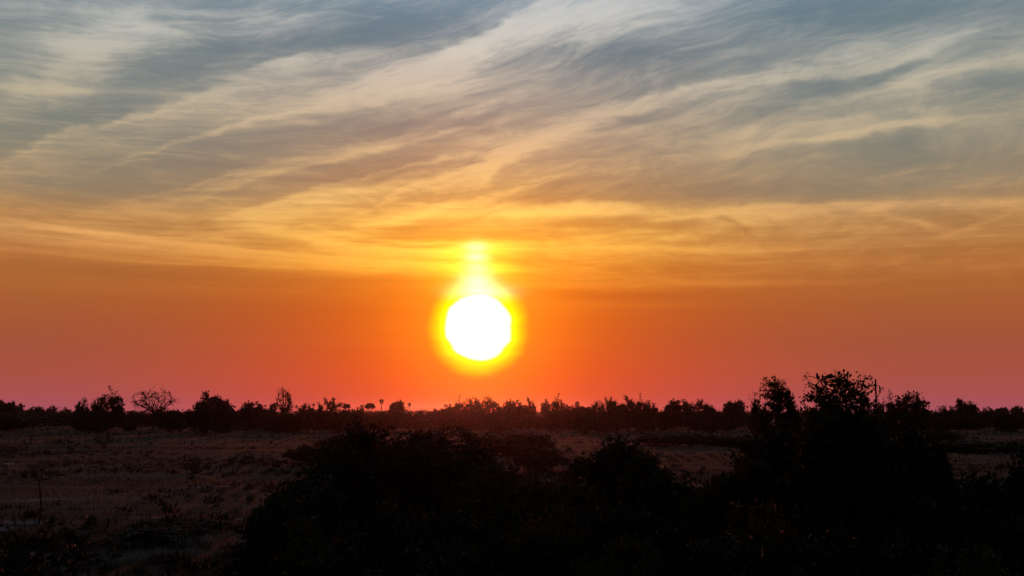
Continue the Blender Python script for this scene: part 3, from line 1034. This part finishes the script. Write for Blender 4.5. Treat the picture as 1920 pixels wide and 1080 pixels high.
# slender sapling with a flat open crown
uniq('sapling', 'trunk', 'crown', M_LEAF, 'tree', 83, 862, 74, 40.5, 'slender sapling with a thin stem and small flat crown at the left',
     seed=7, stems=9, twigs=60, tlen=0.35, leaf=0.07, per=9, trunk=0.72, r0=0.028, shape='flat', spray=0.02, twig_r=0.008, sides=5)

# ------------------------------------------------------------------ the big thicket near the camera
NEAR = 'bushes of the black thicket near the viewer'
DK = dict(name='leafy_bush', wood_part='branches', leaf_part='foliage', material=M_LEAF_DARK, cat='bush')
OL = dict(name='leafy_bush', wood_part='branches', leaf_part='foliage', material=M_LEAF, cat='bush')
FORE = [
    # px, top, width, dist, style, label
    (690, 806, 170, 33, DK, 'rounded shoulder bush behind the left side of the tallest bush'),
    (790, 812, 170, 33, DK, 'dark bush behind the right side of the tallest bush'),
    (880, 832, 160, 30, DK, 'dark bush closing the gap below the sun in the thicket'),
    (985, 880, 150, 28, DK, 'low dark bush right of the yellow-green tinged bush'),
    (1105, 862, 130, 29, DK, 'dark bush sloping up to the blunt dark bush from the left'),
    (1250, 892, 110, 26, DK, 'dark low bush right at the foot of the blunt bush'),
    (1345, 900, 130, 26, DK, 'low dark bush closing the near edge of the pale meadow'),
    (1420, 830, 110, 30, DK, 'dark bush stepping up to the shoulder of the big leafy bush'),
    (1540, 782, 150, 25, DK, 'dark bush under the left half of the open bush crown'),
    (1640, 782, 130, 25, DK, 'dark bush under the right half of the open bush crown'),
    (1745, 830, 90, 29, DK, 'dark bush sloping down right of the big leafy bush'),
    (1785, 896, 130, 24, DK, 'low dark bush at the left foot of the small meadow'),
    (715, 804, 250, 31, DK, 'tallest bush of the left thicket with a broad rounded top'),
    (640, 846, 150, 29, DK, 'sloping left shoulder bush of the thicket'),
    (575, 886, 170, 25, DK, 'lowest bush at the left corner of the thicket beside the pale grass'),
    (540, 930, 150, 21, DK, 'dark bush at the left edge of the thicket low in the picture'),
    (775, 836, 140, 28, DK, 'small bush filling the notch right of the tallest bush'),
    (845, 806, 190, 35, OL, 'brownish bush of the thicket below the sun'),
    (930, 868, 190, 27, OL, 'yellow-green tinged bush below and right of the sun'),
    (1062, 892, 190, 25, OL, 'low olive bush between the yellow-green bush and the blunt dark bush'),
    (1163, 833, 130, 30, DK, 'blunt-topped dark bush left of the pale meadow'),
    (1212, 858, 90, 28, OL, 'right shoulder bush of the blunt dark bush, edging the meadow'),
    (1300, 912, 150, 25, OL, 'low sprig-topped bush at the near edge of the pale meadow'),
    (1400, 868, 120, 27, OL, 'bush with loose sprigs at the right edge of the pale meadow'),
    (1470, 806, 170, 28, DK, 'shoulder bush on the left of the big leafy bush'),
    (1690, 800, 120, 26, DK, 'shoulder bush on the right of the big leafy bush'),
    (1745, 882, 90, 24, DK, 'small bush between the big leafy bush and the right meadow'),
    (1835, 905, 190, 22.5, DK, 'low level bush below the small meadow on the right'),
    (1925, 852, 100, 21, DK, 'bush cut by the right edge of the picture'),
]
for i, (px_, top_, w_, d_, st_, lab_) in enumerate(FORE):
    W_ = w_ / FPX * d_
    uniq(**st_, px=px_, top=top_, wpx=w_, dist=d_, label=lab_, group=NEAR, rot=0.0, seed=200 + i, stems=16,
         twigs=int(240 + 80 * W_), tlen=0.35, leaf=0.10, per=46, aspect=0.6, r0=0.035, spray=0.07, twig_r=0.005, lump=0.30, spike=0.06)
FRONT = [
    (600, 960, 190, 18.0, 'front bush of the thicket, leftmost at the bottom of the picture'),
    (720, 930, 220, 19.0, 'front bush at the bottom below the tallest bush of the left thicket'),
    (860, 930, 220, 18.5, 'front bush at the bottom directly below the sun'),
    (1000, 945, 220, 18.0, 'front bush at the bottom below the yellow-green tinged bush'),
    (1140, 930, 220, 18.5, 'front bush at the bottom below the blunt dark bush'),
    (1280, 960, 220, 18.0, 'front bush at the bottom below the pale meadow'),
    (1420, 925, 220, 18.5, 'front bush at the bottom left of the big leafy bush'),
    (1720, 925, 220, 18.5, 'front bush at the bottom right of the big leafy bush'),
    (1870, 950, 240, 18.0, 'front bush in the bottom right corner'),
]
FK = [Kind('leafy_bush', 'branches', 'foliage', M_LEAF_DARK if i else M_LEAF, 'bush', seed=300 + i, W=2.2, H=2.4, stems=16, twigs=520, tlen=0.3,
           leaf=0.09, per=40, aspect=0.6, r0=0.03, spray=0.06, twig_r=0.004, lump=0.35, spike=0.08) for i in range(3)]
for i, (px_, top_, w_, d_, lab_) in enumerate(FRONT):
    put(FK[i % 3], px_, top_, w_, d_, lab_, group=NEAR)
for i, (px_, top_, w_, d_, lab_) in enumerate([
    (660, 1000, 240, 15.5, 'nearest bush at the bottom edge, left part of the thicket'),
    (890, 1000, 260, 15.5, 'nearest bush at the bottom edge below the sun'),
    (1120, 1000, 260, 15.5, 'nearest bush at the bottom edge, middle of the thicket'),
    (1350, 1000, 260, 15.5, 'nearest bush at the bottom edge left of the big leafy bush'),
    (1580, 990, 260, 15.5, 'nearest bush at the bottom edge under the big leafy bush'),
    (1810, 1000, 260, 15.5, 'nearest bush at the bottom edge by the right corner')]):
    put(FK[(i + 1) % 3], px_, top_, w_, d_, lab_, group=NEAR)

# dense round tree left of the big bush, further off
uniq('round_tree', 'trunk', 'crown', M_LEAF_DARK, 'tree', 1470, 715, 88, 62, 'dense round bushy tree on the skyline left of the big leafy bush',
     seed=41, stems=18, twigs=760, tlen=0.4, leaf=0.14, per=26, trunk=0.35, r0=0.09, shape='ball', spray=0.06, twig_r=0.012, lump=0.45, spike=0.12, sides=4)
# the big leafy bush, open top with arching whips
uniq('large_bush', 'branches', 'foliage', M_LEAF, 'bush', 1568, 705, 150, 22, 'big leafy bush with an open arching top and a bird on it',
     seed=63, stems=40, twigs=900, tlen=0.42, leaf=0.095, per=13, aspect=0.55, r0=0.035, spray=0.03, twig_r=0.007, lump=0.22, spike=0.0,
     shape='ball', arch=20, low=0.02)
uniq('leafy_bush', 'branches', 'foliage', M_LEAF, 'bush', 1598, 716, 84, 22.6, 'open leafy bush crown between the bird bush and the pole',
     seed=65, stems=26, twigs=620, tlen=0.42, leaf=0.095, per=12, aspect=0.5, r0=0.03, spray=0.03, twig_r=0.007, lump=0.25, spike=0.0,
     shape='ball', arch=8, low=0.02)
uniq('leafy_bush', 'branches', 'foliage', M_LEAF, 'bush', 1536, 724, 90, 22.8, 'open leafy bush crown left beneath the perched bird',
     seed=66, stems=20, twigs=420, tlen=0.42, leaf=0.085, per=11, aspect=0.5, r0=0.03, spray=0.03, twig_r=0.007, lump=0.25, spike=0.0,
     shape='ball', arch=6, low=0.02)
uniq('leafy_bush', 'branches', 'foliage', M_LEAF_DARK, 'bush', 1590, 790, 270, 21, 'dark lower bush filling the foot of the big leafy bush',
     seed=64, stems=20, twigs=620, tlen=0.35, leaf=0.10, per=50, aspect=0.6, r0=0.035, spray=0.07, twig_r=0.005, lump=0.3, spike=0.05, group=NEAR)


def perch_point(px, py, dist):
    d = direction(px, py)
    return Vector((d.x, d.y, d.z)) * (dist / d.y) + Vector((0, 0, EYE))


def single_mesh(name, paths, sides, label, cat, material=None, leafset=None):
    v, f = tubes(paths, sides)
    e = bpy.data.objects.new(name, None)
    return v, f


# bare pole beside it
def build_pole():
    p = at(1643, 21.6)
    top = perch_point(1641.5, 711, 21.6)
    rng = np.random.default_rng(3)
    pts = np.array([[p.x, p.y, -0.1]] + [[p.x + (top.x - p.x) * t, p.y, top.z * t] for t in (0.2, 0.4, 0.6, 0.8, 0.93, 1.0)])
    pts[1:-1, 0] += rng.normal(size=5) * 0.006
    v, f = tubes([(pts, np.array([0.026, 0.024, 0.022, 0.021, 0.019, 0.017, 0.016]))], 8)
    n = len(v)
    v = np.concatenate([v, [pts[-1] + [0, 0, 0.006]]])
    f = np.concatenate([f, [[n - 8 + i, n - 8 + (i + 1) % 8, n, n] for i in range(0, 8)]])
    me = bpy.data.meshes.new('bare_pole')
    fl = [tuple(q) if q[2] != q[3] else tuple(q[:3]) for q in f.tolist()]
    v = v - np.array([p.x, p.y, 0])
    me.from_pydata(v.tolist(), [], fl)
    me.materials.append(M_BARK)
    o = link('wooden_pole', me)
    o.location = (p.x, p.y, 0)
    o['label'] = 'bare thin pole standing upright at the right side of the big leafy bush'
    o['category'] = 'pole'


build_pole()


# a small bird perched upright on the top twig
def build_bird():
    foot = perch_point(1533, 711, 21.9)
    s = 1.0
    rings = [  # centre x, z, radius x, radius y (upright body from tail tip to crown)
        (-0.036, -0.050, 0.004, 0.006), (-0.026, -0.020, 0.008, 0.011), (-0.014, 0.006, 0.014, 0.016), (-0.004, 0.028, 0.024, 0.023),
        (0.003, 0.052, 0.029, 0.027), (0.006, 0.074, 0.026, 0.025), (0.008, 0.090, 0.019, 0.019), (0.011, 0.102, 0.018, 0.018),
        (0.013, 0.114, 0.017, 0.017), (0.013, 0.123, 0.011, 0.011), (0.013, 0.127, 0.003, 0.003)]
    N = 12
    V = []
    for (cx, cz, rx, ry) in rings:
        for k in range(N):
            a = 2 * math.pi * k / N
            V.append((cx + rx * math.cos(a), ry * math.sin(a), cz))
    F = []
    for i in range(len(rings) - 1):
        for k in range(N):
            F.append((i * N + k, i * N + (k + 1) % N, (i + 1) * N + (k + 1) % N, (i + 1) * N + k))
    F.append(tuple(range(N - 1, -1, -1)))
    F.append(tuple((len(rings) - 1) * N + k for k in range(N)))
    # beak
    b = len(V)
    V += [(0.028, 0.005, 0.110), (0.028, -0.005, 0.110), (0.028, 0.0, 0.116), (0.045, 0.0, 0.109)]
    F += [(b, b + 1, b + 3), (b + 1, b + 2, b + 3), (b + 2, b, b + 3)]
    # legs
    for sy in (-0.009, 0.009):
        tv, tf = tubes([(np.array([[0.0, sy, 0.022], [0.004, sy, 0.008], [0.002, sy, -0.002]]), np.array([0.0030, 0.0018, 0.0022]))], 5)
        n0 = len(V)
        V += [tuple(q) for q in tv]
        F += [tuple(int(z_) + n0 for z_ in q) for q in tf]
    me = bpy.data.meshes.new('bird_body')
    me.from_pydata(V, [], F)
    me.polygons.foreach_set('use_smooth', np.ones(len(F), dtype=bool))
    me.materials.append(M_FEATHER)
    e = bpy.data.objects.new('bird', None)
    C.objects.link(e)
    e.location = foot
    e.rotation_euler = (0, 0, R(200))
    e['label'] = 'small dark bird perched upright on the top twig of the big leafy bush'
    e['category'] = 'bird'
    link('body', me, e)
    for sy in (-1, 1):      # folded wings
        W = []
        prof = [(0.012, 0.078, 0.0), (0.000, 0.082, 0.004), (-0.018, 0.060, 0.006), (-0.034, 0.020, 0.003), (-0.044, -0.022, 0.0), (-0.022, 0.010, 0.004), (0.004, 0.036, 0.004)]
        for off in (0.0, 0.004):
            for (x_, z_, t_) in prof:
                W.append((x_, sy * (0.0235 + t_ * 0.7 + off), z_))
        n = len(prof)
        Fw = [tuple(range(n)), tuple(range(2 * n - 1, n - 1, -1))] + [(i, (i + 1) % n, n + (i + 1) % n, n + i) for i in range(n)]
        mw = bpy.data.meshes.new('bird_wing')
        mw.from_pydata(W, [], Fw)
        mw.materials.append(M_FEATHER)
        link('wing', mw, e)
    return foot


BIRD_FOOT = build_bird()


# the whip the bird sits on, and a few other sprays with a shape of their own, belong to the big bush
def build_sprays():
    host = [o for o in C.objects if o.name.startswith('large_bush') and o.type == 'EMPTY'][0]
    bpy.context.view_layer.update()
    inv = host.matrix_world.inverted()
    rng = np.random.default_rng(11)
    LINES = [  # each: list of photo points on a branch, distance
        [(1560, 775), (1552, 745), (1540, 716), (1533, 710), (1522, 706), (1514, 705), (1511, 712)],
        [(1552, 745), (1548, 722), (1545, 709), (1553, 705), (1560, 709)],
        [(1570, 770), (1540, 735), (1522, 718), (1508, 722)],
        [(1590, 770), (1583, 725), (1578, 708), (1573, 701), (1569, 703)],
        [(1590, 760), (1600, 730), (1612, 716), (1622, 712), (1632, 704)],
        [(1600, 770), (1618, 740), (1628, 722), (1636, 722), (1640, 732)],
        [(1600, 780), (1634, 760), (1648, 740), (1655, 724), (1657, 733)],
        [(1555, 775), (1530, 750), (1512, 740), (1508, 745)],
    ]
    paths, LP = [], []
    for li, ln in enumerate(LINES):
        dist = 21.9 + (li % 3 - 1) * 0.15
        if li == 0: dist = 21.9
        P = np.array([list(perch_point(a, b, dist)) for a, b in ln])
        k = 18
        t = np.linspace(0, len(P) - 1, k)
        i0 = np.minimum(t.astype(int), len(P) - 2)
        fr = (t - i0)[:, None]
        Q = P[i0] * (1 - fr) + P[i0 + 1] * fr
        Q[1:-1] = (Q[:-2] + Q[1:-1] * 2 + Q[2:]) / 4
        paths.append((Q, np.linspace(0.012, 0.0045, k)))
        m = 34
        if li == 6: m = 12
        tt = rng.uniform(0.15 if li else 0.0, 1.0, m) * (k - 1.01)
        j = tt.astype(int)
        f2 = (tt - j)[:, None]
        q = Q[j] * (1 - f2) + Q[j + 1] * f2 + rng.normal(size=(m, 3)) * 0.035
        if li == 0:      # keep the perch itself clear
            q = q[np.linalg.norm(q - np.array(list(BIRD_FOOT)) - [0, 0, 0.06], axis=1) > 0.13]
        LP.append(q)
    bv, bf = tubes(paths, 4)
    lv, lf = leaves(rng, np.concatenate(LP), 0.085, 0.5)
    def loc(v): return np.array([list(inv @ Vector(q)) for q in v])
    link('arching_branch', mesh_from('arching_branch', loc(bv), bf, 4, M_BARK, True), host)
    link('arching_leaves', mesh_from('arching_leaves', loc(lv), lf, 4, M_LEAF), host)


build_sprays()

# bush in the bottom left corner, spiky, with a bare branch reaching right
uniq('thorn_bush', 'branches', 'foliage', M_LEAF_DARK, 'bush', 45, 985, 270, 15.5, 'spiky bush with narrow leaves in the bottom left corner',
     seed=77, stems=30, twigs=420, tlen=0.3, leaf=0.075, per=20, aspect=0.3, r0=0.014, spray=0.02, twig_r=0.004, lump=0.5, spike=0.30, wig=0.05)
uniq('thorn_bush', 'branches', 'foliage', M_LEAF_DARK, 'bush', 30, 962, 60, 16.5, 'upright forked sprig rising above the corner bush',
     seed=78, stems=7, twigs=60, tlen=0.25, leaf=0.07, per=7, aspect=0.3, r0=0.018, spray=0.02, twig_r=0.006, lump=0.5, spike=0.2, low=0.6, shape='tall')


def build_dead_branch():
    P = [perch_point(a, b, 16.0) for a, b in ((110, 1058), (140, 1040), (158, 1027), (175, 1020), (192, 1014))]
    base = at(60, 16.0)
    pts = np.array([[base.x, base.y, 0.0]] + [list(p) for p in P]) - np.array([base.x, base.y, 0.0])
    q = [(pts, np.linspace(0.022, 0.006, len(pts)))]
    for (i, dx, dz) in ((3, 0.02, 0.10), (4, 0.05, 0.06), (3, 0.08, -0.05), (2, -0.02, 0.09), (5, 0.09, 0.03)):
        a = pts[i]
        q.append((np.array([a, a + [dx * 0.5, 0.01, dz * 0.6], a + [dx, 0.02, dz]]), np.array([0.007, 0.005, 0.003])))
    v, f = tubes(q, 5)
    o = link('dead_branch', mesh_from('dead_branch', v, f, 4, M_BARK, True))
    o.location = (base.x, base.y, 0)
    o['label'] = 'bare crooked branch reaching up to the right out of the corner bush'
    o['category'] = 'branch'


build_dead_branch()


# ------------------------------------------------------------------ grass
def blades(rng, n, rmin, rmax, amin, amax, hmin, hmax, wid, keep=None):
    r = np.sqrt(rng.uniform(rmin ** 2, rmax ** 2, n)) if rmax / rmin < 3 else np.exp(rng.uniform(math.log(rmin), math.log(rmax), n))
    a = np.radians(rng.uniform(amin, amax, n))
    x, y = r * np.sin(a), r * np.cos(a)
    # tussocks: pull blades together and leave gaps
    cell = 0.55 + r * 0.008
    cx, cy = np.round(x / cell) * cell, np.round(y / cell) * cell
    hsh = np.abs(np.sin(cx * 12.9898 + cy * 78.233) * 43758.5453) % 1.0
    jx = (np.sin(cx * 3.1 + cy * 1.7)) * cell * 0.4
    jy = (np.cos(cx * 2.3 - cy * 2.9)) * cell * 0.4
    pull = rng.uniform(0.2, 0.95, n)
    x = x + (cx + jx - x) * pull * 0.8
    y = y + (cy + jy - y) * pull * 0.8
    ok = hsh > 0.35
    patch = np.sin(x * 0.13 + 1.0) * np.cos(y * 0.11 + 0.5) + 0.6 * np.sin(x * 0.31 - y * 0.23)
    ok &= (patch + rng.normal(size=n) * 0.5) > -0.45
    x, y, r, hsh = x[ok], y[ok], r[ok], hsh[ok]
    n = len(x)
    z = np.array([height(p, q) for p, q in zip(x, y)])
    h = rng.uniform(hmin, hmax, n) * (0.5 + hsh)
    w = wid * (1 + r * 0.012) * rng.uniform(0.6, 1.3, n)
    th = rng.uniform(0, math.pi, n)
    lean = rng.normal(size=(n, 2)) * 0.35 * h[:, None]
    base = np.stack([x, y, z - 0.01], 1)
    s = np.stack([np.cos(th), np.sin(th), np.zeros(n)], 1) * w[:, None] / 2
    mid = base + np.stack([lean[:, 0] * 0.3, lean[:, 1] * 0.3, h * 0.55], 1)
    tip = base + np.stack([lean[:, 0], lean[:, 1], h], 1)
    v = np.stack([base - s, base + s, mid + s * 0.7, tip, mid - s * 0.7], 1).reshape(-1, 3)
    i = np.arange(n)[:, None] * 5
    f = np.concatenate([i, i + 1, i + 2, i + 2, i + 3, i + 4], 1)
    # quad (0,1,2,4) + tri (2,3,4) as triangles
    f = np.concatenate([i, i + 1, i + 2, i, i + 2, i + 4, i + 4, i + 2, i + 3], 1).reshape(-1, 3)
    return v, f


def build_grass():
    rng = np.random.default_rng(21)
    sets = [blades(rng, 90000, 14, 42, -28, -4, 0.06, 0.22, 0.010),
            blades(rng, 70000, 42, 130, -28, 3, 0.08, 0.24, 0.022),
            blades(rng, 50000, 40, 130, 3, 28, 0.08, 0.24, 0.022),
            blades(rng, 30000, 130, 330, -28, 28, 0.12, 0.35, 0.06)]
    V, F, b = [], [], 0
    for v, f in sets:
        V.append(v); F.append(f + b); b += len(v)
    me = mesh_from('grass', np.concatenate(V), np.concatenate(F), 3, M_GRASS)
    o = link('grass', me)
    o['kind'] = 'stuff'
    o['label'] = 'dry uneven grass in tufts over the plain'
    o['category'] = 'grass'


build_grass()


# ------------------------------------------------------------------ dark tussocks and scrub too small and many to count
def build_scrub():
    rng = np.random.default_rng(77)
    V, F, b = [], [], 0
    for k in range(900):
        r = 24 * math.exp(rng.uniform(0, 2.1))
        a = math.radians(rng.uniform(-27, 27))
        x, y = r * math.sin(a), r * math.cos(a)
        if math.sin(x * 0.09 + 2.0) + math.cos(y * 0.07 + x * 0.03) + rng.normal() * 0.6 < 0.1: continue
        W = rng.uniform(0.25, 0.9) * (1 + r / 120)
        H = rng.uniform(0.12, 0.38) * (1 + r / 200)
        n = 46
        d = rng.normal(size=(n, 3)); d /= np.linalg.norm(d, axis=1)[:, None]
        d[:, 2] = np.abs(d[:, 2])
        p = np.array([x, y, height(x, y)]) + d * rng.uniform(0.2, 1.0, n)[:, None] * np.array([W / 2, W / 2, H * 0.7])
        v, f = leaves(rng, p, 0.10 + H * 0.35, 0.28, np.tile([0, 0, 1.0], (n, 1)), 0.6)
        V.append(v); F.append(f + b); b += len(v)
    o = link('low_scrub', mesh_from('low_scrub', np.concatenate(V), np.concatenate(F), 4, M_LEAF_DARK))
    o['kind'] = 'stuff'
    o['label'] = 'dark tussocks and low scrub dotted over the plain'
    o['category'] = 'scrub'


build_scrub()


# ------------------------------------------------------------------ far wood that closes the horizon
def build_far_wood():
    rng = np.random.default_rng(31)
    V, F, b = [], [], 0
    for k in range(900):
        r = rng.uniform(450, 1420)
        a = math.radians(rng.uniform(-50, 50))
        W = rng.uniform(8, 24)
        H = rng.uniform(2.9, 4.0) + (r - 450) / 1000 * 2.2 * rng.uniform(0.4, 1.2)
        n = 64
        d = rng.normal(size=(n, 3)); d /= np.linalg.norm(d, axis=1)[:, None]
        d[:, 2] = np.abs(d[:, 2])
        rad = rng.uniform(0.4, 1.0, n)[:, None] ** 0.5
        p = np.array([r * math.sin(a), r * math.cos(a), 0.0]) + d * rad * np.array([W / 2, W / 2, H * 0.86])
        v, f = leaves(rng, p, 1.5, 0.8)
        v[:, 2] = np.clip(v[:, 2], 0.0, H * 1.05)
        V.append(v); F.append(f + b); b += len(v)
    me = mesh_from('far_wood', np.concatenate(V), np.concatenate(F), 4, M_LEAF_FAR)
    o = link('far_wood', me)
    o['kind'] = 'stuff'
    o['label'] = 'far-off dark line of scrub closing the horizon'
    o['category'] = 'scrub'


build_far_wood()


# ------------------------------------------------------------------ thin haze, added for the red glow under the sun
def build_haze():
    me = bpy.data.meshes.new('haze')
    s, z0, z1 = 1700.0, -1.2, 11.0
    v = [(-s, -s, z0), (s, -s, z0), (s, s, z0), (-s, s, z0), (-s, -s, z1), (s, -s, z1), (s, s, z1), (-s, s, z1)]
    f = [(3, 2, 1, 0), (4, 5, 6, 7), (0, 1, 5, 4), (1, 2, 6, 5), (2, 3, 7, 6), (3, 0, 4, 7)]
    me.from_pydata(v, [], f)
    def b(g, nt, out):
        pv = g.node('ShaderNodeVolumePrincipled')
        pv.inputs['Color'].default_value = (0.95, 0.92, 0.92, 1)
        pv.inputs['Density'].default_value = HAZE
        pv.inputs['Anisotropy'].default_value = 0.95
        nt.links.new(pv.outputs[0], out.inputs['Volume'])
    me.materials.append(mat('haze', b))
    o = link('haze', me)
    o['kind'] = 'stuff'
    o['label'] = 'thin haze added over the plain for the red glow below the sun'


HAZE = 0.00006
build_haze()

for o in C.objects:
    if 'label' in o and len(o['label'].split()) > 16: print('LONG', o['label'])
